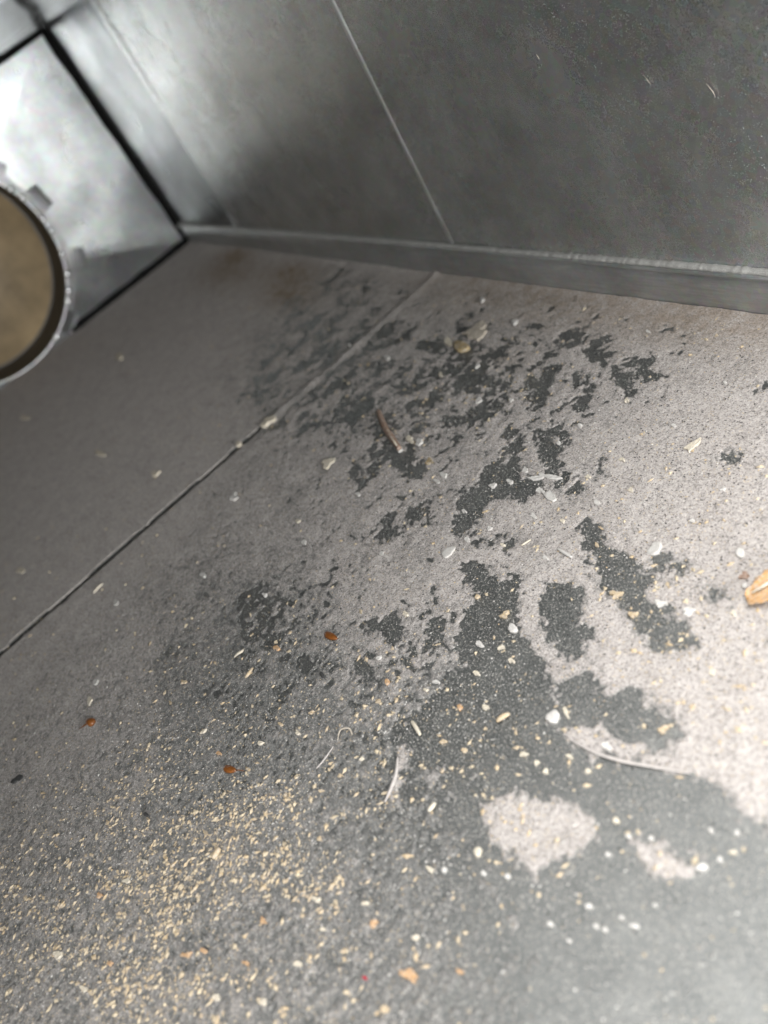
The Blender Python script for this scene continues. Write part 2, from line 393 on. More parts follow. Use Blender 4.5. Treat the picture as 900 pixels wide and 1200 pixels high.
# ------------------------------------------------------------------ dust layer: a height field that breaks through to bare metal
# control points (photo pixel): base cover, patchiness, fineness
CTRL = [(60,430,1.4,0.2,0.2),(120,520,1.4,0.2,0.2),(230,420,1.2,0.3,0.2),(60,640,1.3,0.2,0.2),(200,560,1.2,0.3,0.2),(30,720,1.2,0.2,0.2),(260,330,1.1,0.3,0.2),
 (350,380,-0.13,1.035,0.3),(430,370,-0.23,1.15,0.3),(420,430,-0.13,1.15,0.3),(500,390,-0.23,1.15,0.3),(480,460,0.02,1.15,0.3),(380,470,0.12,1.035,0.3),(560,420,-0.23,1.15,0.3),(600,450,0.1,1.035,0.3),
 (330,560,0.75,0.5,0.4),(300,620,0.7,0.5,0.4),(430,600,0.75,0.6,0.4),(500,560,0.3,0.92,0.4),(520,620,0.75,0.7,0.4),(580,600,0.6,0.8,0.4),
 (640,400,0.25,0.92,0.3),(700,440,0.2,0.92,0.3),(760,430,0.35,0.805,0.3),(830,430,0.95,0.5,0.3),(880,480,1.2,0.3,0.3),(700,520,0.95,0.5,0.4),(780,560,1.2,0.3,0.4),(860,620,1.3,0.3,0.4),(720,600,1,0.4,0.4),
 (640,640,1.1,0.4,0.4),(560,350,1.17,0.3,0.2),(720,360,1.1,0.3,0.2),(860,390,1.2,0.2,0.2),(480,335,1.17,0.3,0.2),(650,850,0.8,0.5,0.4),(850,760,1.4,0.3,0.5),(880,860,1.4,0.3,0.5),(800,800,1.3,0.3,0.5),
 (120,760,0.9,0.3,0.5),(60,850,0.7,0.3,0.6),(200,720,0.5,0.5,0.6),(300,720,0.1,0.6,0.6),(380,700,0.6,0.5,0.4),(460,690,0.75,0.5,0.4),(480,760,0.5,0.7,0.4),(420,780,0.4,0.7,0.5),(340,800,0.1,0.5,0.6),(260,800,0.1,0.4,0.6),
 (280,880,-0.05,0.3,0.7),(150,900,0.45,0.3,0.7),(360,880,0.1,0.4,0.7),(440,850,0.35,0.6,0.6),(500,830,0.2,0.7,0.5),(30,1000,0.4,0.2,0.8),(120,1050,0.3,0.2,0.8),(250,1000,0.2,0.2,0.8),(350,980,0,0.2,0.7),(450,960,-0.1,0.3,0.6),
 (60,1180,0.35,0.2,0.8),(200,1160,0.3,0.2,0.8),(330,1120,0.15,0.2,0.8),(450,1080,-0.1,0.2,0.7),(420,1180,0.1,0.2,0.8),(560,1060,-0.45,0.2,0.5),(560,1180,-0.3,0.2,0.6),(560,870,-0.6,0.5,0.4),(620,900,-0.7,0.3,0.4),(500,900,-0.25,0.4,0.5),
 (700,960,-0.7,0.2,0.4),(700,1100,-0.6,0.2,0.5),(820,1000,-0.6,0.2,0.4),(880,1080,-0.5,0.2,0.4),(860,1180,-0.5,0.2,0.4),(760,1050,-0.6,0.2,0.4)]
DARK = [([(685,612),(702,615),(712,640),(745,660),(755,685),(750,700),(785,720),(815,745),(815,765),(780,762),(755,740),(735,715),(705,690),(690,660)],1.5),
 ([(543,662),(556,660),(575,670),(604,682),(608,700),(605,735),(628,760),(640,790),(600,810),(560,800),(535,765),(535,745),(548,720),(556,695)],1.3),
 ([(635,690),(655,685),(682,695),(688,745),(680,770),(660,765),(640,750),(632,720)],1.2),
 ([(655,800),(688,793),(700,812),(735,815),(780,835),(792,860),(775,880),(740,880),(715,862),(670,855),(650,840)],1.4),
 ([(530,800),(600,775),(640,800),(642,842),(668,868),(740,890),(810,908),(850,940),(880,990),(900,1010),(900,1030),(700,960),(600,920),(500,900),(470,850)],1.2),
 ([(578,545),(600,530),(612,555),(638,572),(612,584),(580,585),(565,605),(530,622),(545,590),(560,566)],1.3),
 ([(505,430),(570,425),(592,450),(592,482),(572,482),(560,455),(518,450)],.9),([(590,500),(605,493),(610,540),(590,545)],.9),
 ([(632,508),(672,498),(660,530),(648,552),(630,525)],1.0),([(650,550),(680,575),(670,582),(645,562)],.7),([(412,550),(440,520),(456,530),(440,562),(420,572)],1.0),([(458,530),(485,538),(490,556),(468,558)],1.0),
 ([(440,605),(460,600),(466,625),(446,636)],1.0),([(476,598),(500,590),(502,610),(480,614)],.7),([(437,735),(460,720),(474,740),(455,752)],1.1),([(770,650),(795,648),(802,670),(786,686),(770,668)],.8),
 ([(845,536),(858,528),(870,540),(850,546)],1.1),([(655,392),(685,385),(682,404),(658,410)],.9),([(690,402),(714,395),(706,428),(694,420)],.9),([(720,425),(760,420),(772,440),(735,460),(720,450)],.8),
 ([(668,445),(695,430),(702,448),(680,476)],.9),([(624,448),(650,430),(642,462),(626,472)],1.0),([(830,690),(850,692),(855,705),(838,706)],.7),([(885,450),(900,447),(900,460),(888,462)],.9),
 ([(695,548),(708,544),(708,560),(696,562)],.9),([(560,628),(590,628),(592,640),(565,640)],.7),([(415,765),(440,765),(440,800),(420,800)],.9),([(495,725),(515,722),(520,750),(500,755)],.8),([(465,770),(490,752),(505,770),(480,785)],.8),
 ([(280,690),(330,695),(345,730),(325,765),(285,760)],.45),([(540,575),(556,568),(552,590),(536,600)],.6),([(612,455),(622,440),(630,452),(616,470)],.6)]
LIGHT = [([(558,936),(572,945),(596,932),(612,930),(650,934),(680,944),(697,956),(702,985),(665,1000),(645,1015),(626,1034),(608,1008),(575,985),(566,960)],1.9),
 ([(742,986),(775,988),(800,1006),(812,1018),(804,1028),(770,1020),(750,1005)],1.7),([(662,858),(700,855),(722,866),(770,885),(812,900),(800,906),(740,893),(690,880)],1.7),
 ([(800,880),(850,870),(900,860),(900,950),(870,955),(850,925),(820,910)],1.2),([(620,690),(632,690),(634,745),(655,775),(650,795),(628,765),(618,735)],1.0),
 ([(600,1075),(606,1075),(606,1090),(600,1090)],.5),([(452,935),(470,875),(478,880),(462,940)],.9),([(271,1010),(277,1000),(279,1199),(270,1199)],.35)]
def seg_sdf(x, y, poly):
    P = np.array(poly); d = np.full(x.shape, 1e9); inside = np.zeros(x.shape, bool); n = len(P)
    for i in range(n):
        a, b = P[i], P[(i + 1) % n]; e = b - a
        t = np.clip(((x - a[0]) * e[0] + (y - a[1]) * e[1]) / (e @ e), 0, 1)
        d = np.minimum(d, np.hypot(x - a[0] - t * e[0], y - a[1] - t * e[1]))
        cnd = ((a[1] > y) != (b[1] > y)) & (x < (b[0] - a[0]) * (y - a[1]) / (b[1] - a[1] + 1e-15) + a[0])
        inside ^= cnd
    return np.where(inside, d, -d)
CT = np.array([list(floor_pt(c[0], c[1])[:2]) + list(c[2:]) for c in CTRL])
POLY = [([tuple(floor_pt(*q)[:2]) for q in p], -s) for p, s in DARK] + [([tuple(floor_pt(*q)[:2]) for q in p], s) for p, s in LIGHT]
def control(x, y):
    num = np.zeros((3,) + x.shape); den = np.zeros(x.shape)
    for cx, cy, b, a1, a2 in CT:
        dist = math.sqrt(cx * cx + cy * cy + U * U); sg = 0.055 * dist * (dist / 0.25) ** 0.4
        wgt = np.exp(-((x - cx) ** 2 + (y - cy) ** 2) / (2 * sg * sg)) + 1e-7 / (1e-4 + (x - cx) ** 2 + (y - cy) ** 2)
        num += wgt * np.array([b, a1, a2]).reshape((3,) + (1,) * x.ndim); den += wgt
    return num / den
def cover(x, y):
    b, a1, a2 = control(x, y)
    rag = fbm(x, y, 0.007, 31, 5, 0.8) * 0.0032                     # ragged outlines
    edge = np.zeros(x.shape)
    for poly, s in POLY:
        P = np.array(poly); lo = P.min(0) - 0.012; hi = P.max(0) + 0.012
        m = (x > lo[0]) & (x < hi[0]) & (y > lo[1]) & (y < hi[1])
        if not m.any(): continue
        d = seg_sdf(x[m], y[m], poly) + rag[m]
        if s < 0:
            d = d + 0.0007; k = np.clip(d / 0.0046 + 0.5, 0, 1) * min(1, abs(s)) * (0.8 if abs(s) <= 1.0 else 1); tgt = -0.85
        else:
            k = np.clip(d / 0.0024 + 0.5, 0, 1) * min(1, abs(s)); tgt = 1.1
        b[m] = b[m] * (1 - k) + tgt * k; a1[m] = a1[m] * (1 - k) + ((0.45 if s < -1 else 0.9) if s < 0 else 0.1) * k; a2[m] = a2[m] * (1 - k) + 0.42 * k
        edge[m] = np.maximum(edge[m], 4 * k * (1 - k) * (1.0 if s < 0 else 0.35))
    grey = np.clip((a2 - 0.5) / 0.15, 0, 1)                          # thinly dusted zones: grey film instead of holes
    c = b + 0.42 * grey + (1.15 * edge + 0.4 * a1) * fbm(x, y, 0.0036, 61, 3, 0.8) + a1 * (fbm(x, y, 0.0095, 51, 5, 0.7) + 0.10) + a2 * (0.7 * vnoise(x, y, 0.0015, 71) + 0.9 * vnoise(y, x, 0.0009, 73))
    # pepper of tiny bare flecks around the mottled zones
    pep = np.maximum(0, vnoise(x, y, 0.0021, 111) * 0.75 + vnoise(y, x, 0.0060, 113) * 0.45 - 0.48) * np.clip((a1 - 0.22) * 2.2, 0, 1)
    return c - 3.2 * pep, b, a2
def dust_layer():
    xs = [-0.052]
    while xs[-1] > L + 0.001: xs.append(xs[-1] - (0.00042 + 0.0026 * ((-xs[-1]) / 0.84) ** 1.6))
    xs = np.array(xs); ys = np.arange(FRONT + 0.002, B + 0.0002, 0.00055)
    X, Y = np.meshgrid(xs, ys, indexing='ij')
    X = X + (rng.random(X.shape) - .5) * 0.00025; Y = np.minimum(Y + (rng.random(Y.shape) - .5) * 0.00025, B - 0.0001)
    c, b, a2 = cover(X, Y)
    # drift against the flange and into the corners; the lap joint stays open towards the front
    c = c + 0.8 * np.exp(-(B - Y) / 0.006)
    Z = np.where(c > 0, 0.00028 * np.tanh(c * 1.4) + 0.00004, 0.0006 * c)
    Z += np.where(c > 0, 1, 0) * (0.00013 * vnoise(X, Y, 0.0011, 91) + 0.00012 * np.abs(fbm(X, Y, 0.012, 95, 4)))
    Z += 0.0013 * np.exp(-(B - Y) / 0.0030) * (1 + 0.25 * vnoise(X, Y, 0.01, 97))
    # joint line: open and dark at the front, buried under a low ridge towards the back wall
    yj = floor_pt(318, 492)[1]
    wob = 0.0006 * vnoise(Y, X * 0, 0.012, 101) + 0.0003 * vnoise(Y, X * 0, 0.004, 103)
    dj = np.abs(X - X_LAP - wob)
    op = 1 / (1 + np.exp(np.clip((Y - yj) / 0.004, -30, 30)))
    Z += 0.0008 * (1 - op) * np.exp(-(dj / 0.0035) ** 2)
    Z = np.where((dj < 0.0017) & (op > 0.4), -0.0022, Z)
    Z = np.maximum(Z, -0.0023)
    n0, n1 = X.shape; V = np.stack([X, Y, Z], -1).reshape(-1, 3)
    i = np.arange(n0 * n1).reshape(n0, n1)
    q = np.stack([i[:-1, :-1], i[:-1, 1:], i[1:, 1:], i[1:, :-1]], -1).reshape(-1, 4)
    px, py = to_px(V)
    vis = (px > -60) & (px < 960) & (py < 1260)
    zq = Z.ravel()
    keep = vis[q].any(1) & (zq[q].max(1) > -0.00002)
    q = q[keep]; used = np.unique(q); re = np.full(len(V), -1); re[used] = np.arange(len(used)); q = re[q]
    o = big_mesh('dust_layer', V[used], q, M_DUST)
    thin = np.clip(1 - (c * 0.9 + 0.1), 0, 1) * np.clip(a2 * 1.6, 0.3, 1)
    thin = np.clip(thin + np.clip((1.0 - b) * 0.80, 0, 0.64) * np.clip((a2 - .4) / .2, 0, 1), 0, 1)
    rust = np.zeros(X.shape)
    for qx, qy, r, s in ((275,300,.013,.85),(266,320,.024,.65),(342,320,.016,.75),(337,345,.018,.7),(585,420,.006,.3),(850,378,.02,.35),(560,335,.03,.35),(700,352,.03,.35)):
        p = floor_pt(qx, qy); rust += s * np.exp(-((X - p[0]) ** 2 / (2 * (r * 1.6) ** 2) + (Y - p[1]) ** 2 / (2 * (r * .55) ** 2)))
    for nm, arr in (('thin', thin), ('rust', np.clip(rust, 0, 1))):
        at = o.data.attributes.new(nm, 'FLOAT', 'POINT'); at.data.foreach_set('value', arr.ravel()[used].astype(np.float32))
    return tag(o, 'fine grey dust lying over the bare metal duct floor', 'dust', kind='stuff')
dust_layer()
# ------------------------------------------------------------------ loose grit too small to pick apart
OCT = np.array([(1,0,0),(-1,0,0),(0,1,0),(0,-1,0),(0,0,1),(0,0,-1)], float)
OCF = np.array([(0,2,4),(2,1,4),(1,3,4),(3,0,4),(2,0,5),(1,2,5),(3,1,5),(0,3,5)])
def grit(name, label, n, weight, smin, smax, long, mat, px_rng=(0, 900, 330, 1200)):
    # candidates spread evenly over the visible floor, thinned by a local density
    cand = []
    while len(cand) < n:
        m = n * 6
        P = np.stack([rng.uniform(L * 0.98, -0.055, m), rng.uniform(FRONT + .005, B - .002, m), np.zeros(m)], 1)
        px, py = to_px(P); dist = np.sqrt((P[:, 0]) ** 2 + P[:, 1] ** 2 + U * U)
        ok = (px > -20) & (px < 920) & (py < 1225) & (rng.random(m) < weight(px, py, P) * np.minimum(1, (0.3 / dist) ** 1.5))
        cand.extend(P[ok].tolist())
    P = np.array(cand[:n]); s = smin * (smax / smin) ** (rng.random(n) ** 2.4)
    a = rng.random(n) * 2 * math.pi; el = 1 + rng.random(n) * (long - 1)
    c, b, a2 = cover(P[:, 0], P[:, 1])
    P[:, 2] = np.clip(c, 0, 1) * 0.0004 + s * 0.10
    O = OCT[None] * (0.7 + 0.6 * rng.random((n, 6, 1)))
    O = O + (rng.random((n, 6, 3)) - .5) * 0.5
    O = O * np.stack([s * el * .5, s * .5, s * .33], 1)[:, None, :]
    x = O[..., 0] * np.cos(a)[:, None] - O[..., 1] * np.sin(a)[:, None]; y = O[..., 0] * np.sin(a)[:, None] + O[..., 1] * np.cos(a)[:, None]
    V = np.stack([x, y, O[..., 2]], -1) + P[:, None, :]
    Fq = OCF[None] + (np.arange(n) * 6)[:, None, None]
    o = big_mesh(name, V.reshape(-1, 3), Fq.reshape(-1, 3), mat, smooth=False)
    return tag(o, label, 'grit', kind='stuff')
def blob(px, py, cx, cy, rx, ry): return np.exp(-(((px - cx) / rx) ** 2 + ((py - cy) / ry) ** 2))
def w_tan(px, py, P):
    cl = np.clip(0.5 + 0.75 * fbm(P[:, 0], P[:, 1], 0.03, 131, 4) + 0.6 * fbm(P[:, 0], P[:, 1], 0.006, 139, 3), 0.06, 1.5)
    return cl * np.clip(0.02 + 0.7 * blob(px, py, 180, 1090, 190, 130) + 0.35 * blob(px, py, 350, 1010, 200, 160) + 0.08 * blob(px, py, 600, 770, 60, 40) + 0.06 * blob(px, py, 560, 860, 120, 80)
                   + 0.10 * blob(px, py, 820, 760, 120, 120) + 0.05 * blob(px, py, 640, 480, 220, 120), 0, 1)
def w_pale(px, py, P):
    return np.clip(0.5 + 1.0 * fbm(P[:, 0], P[:, 1], 0.02, 137, 4), 0.1, 1.3) * np.clip(0.10 + 0.5 * blob(px, py, 250, 1050, 280, 220) + 0.2 * blob(px, py, 560, 900, 160, 120) + 0.25 * blob(px, py, 650, 580, 200, 140), 0, 1)
def w_dark(px, py, P):
    return np.clip(0.12 + 0.5 * blob(px, py, 800, 560, 160, 200) + 0.3 * blob(px, py, 450, 650, 250, 120), 0, 1)
grit('tan_grit', 'tan wood dust and sand grains strewn over the floor', 5500, w_tan, 0.00022, 0.0016, 2.4, M_TAN)
grit('straw_grit', 'straw coloured grains strewn over the floor', 6500, w_tan, 0.00022, 0.0016, 2.0, M_STRAW)
grit('pale_grit', 'tiny white grains strewn over the floor', 10000, w_pale, 0.00022, 0.0007, 1.5, M_WHITE)
def w_bare(px, py, P):
    c, b, a2 = cover(P[:, 0], P[:, 1]); return np.where((c < -0.15) & (b < 0.1), 1.0, 0.0)
grit('metal_grit', 'tiny pale grains on the bare dark metal', 15000, w_bare, 0.00018, 0.0005, 1.4, M_SPECK)
grit('grey_grit', 'tiny dark grains strewn over the dust', 12000, w_dark, 0.00025, 0.0007, 1.8, M_DARK)
# ------------------------------------------------------------------ single pieces of debris
def local(px, py, z0=0.0004):
    p = floor_pt(px, py); p[2] = z0; return p
def chip(name, label, cat, px, py, dx, dy, half, mat, h=0.0010, n=14, rough=0.22, seed=None, tilt=0.0, group=None, z0=0.00045):
    """flat irregular flake: (dx, dy) is its half length and 'half' its half width, both in photo pixels on the floor"""
    r = random.Random(seed if seed is not None else int(px * 7 + py * 13))
    dx *= .86; dy *= .86; half *= .86
    c = local(px, py, z0); A = floor_pt(px + dx, py + dy) - floor_pt(px, py)
    l = math.hypot(dx, dy); Bv = floor_pt(px - dy / l * half, py + dx / l * half) - floor_pt(px, py)
    rad = []; 
    ph2, ph3 = r.uniform(0, 6.28), r.uniform(0, 6.28)
    for k in range(n):
        a = 2 * math.pi * k / n
        rad.append(0.95 + 1.2 * rough * (0.55 * math.cos(2 * a + ph2) + 0.5 * math.cos(3 * a + ph3)) + r.uniform(-rough, rough) * 0.8)
    V = []; Fc = []
    h = h * 0.45
    for zz, sc_ in ((-0.0004, 0.98), (h * .7, 1.0), (h * 0.97, 0.92), (h, 0.6)):
        for k in range(n):
            a = 2 * math.pi * k / n; u, v = rad[k] * sc_ * math.cos(a), rad[k] * sc_ * math.sin(a)
            p = A * u + Bv * v; z = zz + (r.uniform(-.2, .2) * h if zz > 0 else 0) + tilt * u * (1 if zz > -0.0001 else 0)
            V.append((p[0], p[1], z))
    V.append((0, 0, h * 1.02))
    for j in range(3):
        for k in range(n): Fc.append((j * n + k, j * n + (k + 1) % n, (j + 1) * n + (k + 1) % n, (j + 1) * n + k))
    for k in range(n): Fc.append((3 * n + k, 3 * n + (k + 1) % n, 4 * n))
    Fc.append(tuple(range(n - 1, -1, -1)))
    o = mesh(name, V, Fc, mat, None, rough < 0.18); o.location = c
    return tag(o, label, cat, group)
def strand(name, label, cat, pts, wpx, mat, lift=0.0006, taper=0.5, arch=0.0, n=7, group=None, flat=0.8):
    P = [Vector(floor_pt(*q)) for q in pts]
    dense = []
    for i in range(len(P) - 1):
        p0, p1, p2, p3 = P[max(i - 1, 0)], P[i], P[i + 1], P[min(i + 2, len(P) - 1)]
        for s in range(5):
            t = s / 5
            dense.append(0.5 * ((2 * p1) + (p2 - p0) * t + (2 * p0 - 5 * p1 + 4 * p2 - p3) * t * t + (3 * p1 - p0 - 3 * p2 + p3) * t ** 3))
    dense.append(P[-1]); c = sum(dense, Vector()) / len(dense)
    m = len(dense); dist = math.sqrt(c.x ** 2 + c.y ** 2 + U * U); r0 = wpx * dist / F / 2
    rad = [r0 * (1 - (1 - taper) * abs(2 * i / (m - 1) - 1) ** 2) for i in range(m)]
    pts3 = [d - c + Vector((0, 0, arch * math.sin(math.pi * i / (m - 1)))) for i, d in enumerate(dense)]
    o = mesh(name, *tube_vf(pts3, rad, n, flat), mat, None, True); o.location = (c.x, c.y, lift + r0 * 0.4)
    return tag(o, label, cat, group)
def seed_(name, label, px, py, dx, dy, half, mat, tail=None):
    c = local(px, py, 0.0008); A = floor_pt(px + dx, py + dy) - floor_pt(px, py)
    l = math.hypot(dx, dy); Bv = floor_pt(px - dy / l * half, py + dx / l * half) - floor_pt(px, py); hb = np.linalg.norm(Bv) * 0.6
    V = []; Fc = []; n = 12; m = 10
    for j in range(m + 1):
        t = j / m * 2 - 1; rr = math.sqrt(max(0, 1 - abs(t) ** 2.2)) * (1 - 0.28 * t) + 0.01
        for k in range(n):
            a = 2 * math.pi * k / n; p = A * t + Bv * (rr * math.cos(a)); V.append((p[0], p[1], hb * rr * math.sin(a) * (0.85 if math.cos(a * 3) > 0 else 1)))
    for j in range(m):
        for k in range(n): Fc.append((j * n + k, j * n + (k + 1) % n, j * n + n + (k + 1) % n, j * n + n + k))
    Fc.append(tuple(range(n - 1, -1, -1))); Fc.append(tuple(range(m * n, m * n + n)))
    o = mesh(name, V, Fc, mat, None, True); o.location = c
    if tail:
        e = Vector(floor_pt(px + tail[0], py + tail[1]) - floor_pt(px, py)); s0 = Vector(A) * 0.85
        v, f = tube_vf([s0, s0.lerp(e, .5) + Vector((0, 0, .0003)), e], [hb * .3, hb * .2, hb * .08], 6)
        mesh('tail', v, f, mat, o, True)
    return tag(o, label, 'seed')
seed_('seed', 'glossy reddish brown seed alone on grey dust near the middle', 389, 747, 8, 3, 4.2, M_SEED)
seed_('seed', 'brown seed with a pointed tail on grey dust, lower left', 271, 903, 8, 1, 4.5, M_SEED, (17, 2))
seed_('seed', 'dark brown round seed on the dust near the left edge', 108, 847, 5, -3, 4.2, M_SEED, (-14, 9))
seed_('seed', 'tiny black seed left of the brown seed with a tail', 173, 956, 3, 2, 2.4, M_DARK)
seed_('seed', 'tiny dark seed below the glossy reddish brown seed', 379, 793, 2.5, 4, 2.2, M_DARK)
chip('dark_flake', 'dark grey flake on the dust at the far left edge', 'flake', 21, 914, 8, -5, 4, M_DARK, 0.0008)
C = 'white chip'
chip('white_flake', 'white oval flake with a clean edge above the dark central patch', C, 526, 648, 9, -6, 6, M_WHITE, 0.0009, rough=.12)
chip('white_flake', 'white flake tilted on pale dust, right of the curved dark patch', C, 768, 645, 10, -5, 8, M_WHITE, 0.0014, rough=.14, tilt=.0006)
chip('white_pellet', 'round white pellet on pale dust near the right edge', C, 868, 650, 7, 0, 6.5, M_WHITE, 0.0018, rough=.08)
chip('plaster_chip', 'angular white plaster chip beside a crumbly one, upper middle', C, 645, 583, 9, 4, 6, M_WHITE, 0.0014, n=7, rough=.3)
chip('plaster_crumb', 'long crumbly white plaster flake above the angular chip', C, 638, 560, 15, 1, 4.5, M_WHITE, 0.0010, rough=.45)
chip('plaster_crumb', 'small white plaster crumb left of the angular chip', C, 634, 576, 5, 3, 4.5, M_WHITE, 0.0010, rough=.4)
chip('white_flake', 'small square white flake right of the ragged dark patch', C, 616, 552, 4, 2, 3.8, M_WHITE, 0.0009, n=6, rough=.2)
chip('cream_flake', 'cream flake lying on the pale dust at the upper right', 'cream chip', 812, 524, 10, -6, 5.5, M_CREAM, 0.0014, rough=.3)
chip('white_pellet', 'rounded white chip at the upper left end of the curved fibre', C, 649, 842, 9, -4, 9, M_WHITE, 0.0022, rough=.16)
chip('white_pellet', 'round white chip inside the lower part of the dark central patch', C, 602, 738, 6, 2, 6.5, M_WHITE, 0.0018, rough=.12)
chip('white_pellet', 'white chip on the dark patch left of the round white chip', C, 563, 756, 5, 2, 4, M_WHITE, 0.0012, rough=.2)
chip('cream_chunk', 'cream chunk sitting in the floor joint', 'cream chip', 316, 495, 9, -6, 5, M_CREAM, 0.0030, rough=.25)
chip('cream_flake', 'pale cream flake right of the chunk in the floor joint', 'cream chip', 385, 543, 7, -4, 6.5, M_CREAM, 0.0016, rough=.4)
chip('white_flake', 'white chip on the dust below the floor joint, left side', C, 275, 583, 4, -5, 4, M_WHITE, 0.0016, rough=.4)
chip('white_pellet', 'blurred white pebble on dark dust near the round collar', C, 141, 419, 5, 0, 4.5, M_CREAM, 0.0026, rough=.15)
chip('white_pellet', 'blurred pale pebble at the left edge below the collar', C, 30, 490, 5.5, -1, 3.5, M_CREAM, 0.002, rough=.3)
chip('white_flake', 'pale chip on shaded dust between the collar and the floor joint', C, 183, 556, 6, -4, 3, M_CREAM, 0.002, rough=.3)
chip('cream_flake', 'pale crumb with a shadow on the shaded dust', 'cream chip', 118, 532, 6, 2, 4, M_CREAM, 0.002, rough=.3)
chip('white_pellet', 'small white pebble in the floor joint left of the cream chunk', C, 281, 522, 3.5, -2, 3.5, M_CREAM, 0.0026, rough=.2)
chip('white_flake', 'faint pale flake on shaded dust close above the floor joint', C, 25, 669, 5, -4, 3.5, M_CREAM, 0.0012, rough=.3)
chip('white_pellet', 'bright white dot on dust below the left half of the joint', C, 137, 707, 4, 0, 3.5, M_WHITE, 0.0014, rough=.2)
chip('white_pellet', 'bright white pellet on dust under the middle of the joint', C, 239, 675, 3.5, -2, 3.5, M_WHITE, 0.0014, rough=.2)
chip('white_pellet', 'white pellet on the soft dark smudge left of centre', C, 311, 698, 3.2, 0, 3, M_WHITE, 0.0012, rough=.2)
chip('white_flake', 'pale flake above the dark brown round seed', C, 106, 822, 4, 1, 5, M_CREAM, 0.0010, rough=.25)
chip('white_flake', 'small white flake above the pale flake at the left', C, 113, 800, 4, -3, 3, M_WHITE, 0.0010, rough=.2)
strand('splinter', 'pale splinter on dust just below the left part of the joint', 'splinter', [(111,696),(116,690),(122,685)], 4, M_CREAM)
strand('splinter', 'thin white splinter on pale dust above the curved dark patch', 'splinter', [(655,645),(663,650),(671,655)], 4.5, M_WHITE)
strand('splinter', 'small pale splinter left of the thin white splinter', 'splinter', [(612,641),(618,637),(623,634)], 3, M_CREAM)
# twig lying on the dust
tw = strand('twig', 'bent brown twig with a split end on the mottled dust', 'twig', [(445,484),(450,497),(455,507),(462,517),(470,529)], 8, M_RUST, 0.0008, 0.75, 0.0005)
cc = Vector(tw.location); v, f = tube_vf([Vector(floor_pt(449, 497)) - cc + Vector((0,0,.0022)), Vector(floor_pt(458, 510)) - cc + Vector((0,0,.0026)), Vector(floor_pt(468, 527)) - cc + Vector((0,0,.0022))], [.0004,.0006,.0004], 6); mesh('pale_bark', v, f, M_CREAM, tw, True)
chip('white_flake', 'white crumb at the lower end of the brown twig', C, 470, 528, 3.5, -1, 3, M_WHITE, 0.0014, rough=.3)
chip('white_flake', 'larger of the crumbs right of the brown twig', C, 481, 516, 5, 0, 4, M_CREAM, 0.0014, rough=.35)
chip('white_flake', 'white crumb furthest right of the brown twig', C, 492, 519, 4.5, -3, 4, M_WHITE, 0.0014, rough=.35)
chip('greenish_crumb', 'olive crumb right of and below the brown twig', 'crumb', 504, 542, 4, 2, 4, M_AMBER, 0.0014, rough=.35)
chip('dirt_lump', 'flat pale dirt lump on the mottled dust near the back wall', 'lump', 560, 389, 18, -7, 9, M_LUMP, 0.0020, n=18, rough=.35)
chip('amber_pebble', 'amber yellow pebble at the edge of the pale dirt lump', 'pebble', 541, 408, 11, -2, 8, M_AMBER, 0.0034, rough=.15)
chip('white_flake', 'whitish crumb left of the amber pebble', C, 526, 402, 5, 2, 5.5, M_CREAM, 0.0022, rough=.3)
chip('white_pellet', 'white pellet right of the dirt lump', C, 604, 379, 4, -2, 3.5, M_WHITE, 0.0022, rough=.15)
chip('white_pellet', 'white pellet on pale dust above the dirt lump', C, 566, 353, 3, -1, 3, M_WHITE, 0.0022, rough=.15)
# leaf scrap entering the frame at the right edge
def leaf():
    V = []; Fc = []; n, m = 16, 8
    a, b = floor_pt(876, 706), floor_pt(940, 672); Wv = floor_pt(903, 716) - floor_pt(893, 690)
    c0 = floor_pt(896, 694)
    for i in range(n + 1):
        t = i / n
        for j in range(m + 1):
            s = j / m * 2 - 1; wd = math.sin(math.pi * (0.12 + 0.8 * t)) * (1 + .12 * math.sin(i * 1.9 + j))
            p = a + (b - a) * t + Wv * (s * 0.62 * wd + .12) - c0
            V.append((p[0], p[1], 0.0012 + 0.0016 * s * s + 0.0012 * t + 0.0004 * math.sin(i * 1.3 + j * 2)))
    for i in range(n):
        for j in range(m):
            p = i * (m + 1) + j; Fc.append((p, p + m + 1, p + m + 2, p + 1))
    root = bpy.data.objects.new('leaf_scrap', None); COL.objects.link(root); root.location = (c0[0], c0[1], 0)
    o = mesh('blade', V, Fc, M_LEAF, root, True); s = o.modifiers.new('thick', 'SOLIDIFY'); s.thickness = .0003
    pts = [Vector(a + (b - a) * t - c0) + Vector((0, 0, .0026 + .0012 * t)) for t in (0.12, .4, .7, 1.0)]
    mesh('stem', *tube_vf(pts, [.0003, .0005, .0006, .0006], 7), M_CREAM, root, True)
    return tag(root, 'curled orange brown leaf scrap with a pale stem at the right edge', 'leaf')
leaf()
chip('white_pellet', 'white bead at the tip of the leaf scrap', C, 874, 689, 4, 0, 3.5, M_WHITE, .0024, rough=.1)
chip('brown_crumb', 'brown crumb on the pale dust left of the leaf scrap', 'crumb', 873, 677, 7, -2, 4, M_RUST, .0018, rough=.4)
strand('long_fibre', 'long curved white fibre below the dark patch, lower right', 'fibre', [(664,864),(690,880),(725,893),(768,901),(810,908)], 4.2, M_FIBRE, 0.0006, .35, 0.0003)
strand('fibre', 'pale fibre lying in the grey dust below centre', 'fibre', [(452,941),(459,925),(465,908),(467,888)], 5, M_FIBRE, 0.0003, .35, 0.0, flat=.5)
strand('fibre', 'thin white hair lying in the dust left of the pale fibre', 'fibre', [(372,902),(380,893),(392,876)], 2, M_FIBRE, 0.0006, .5)
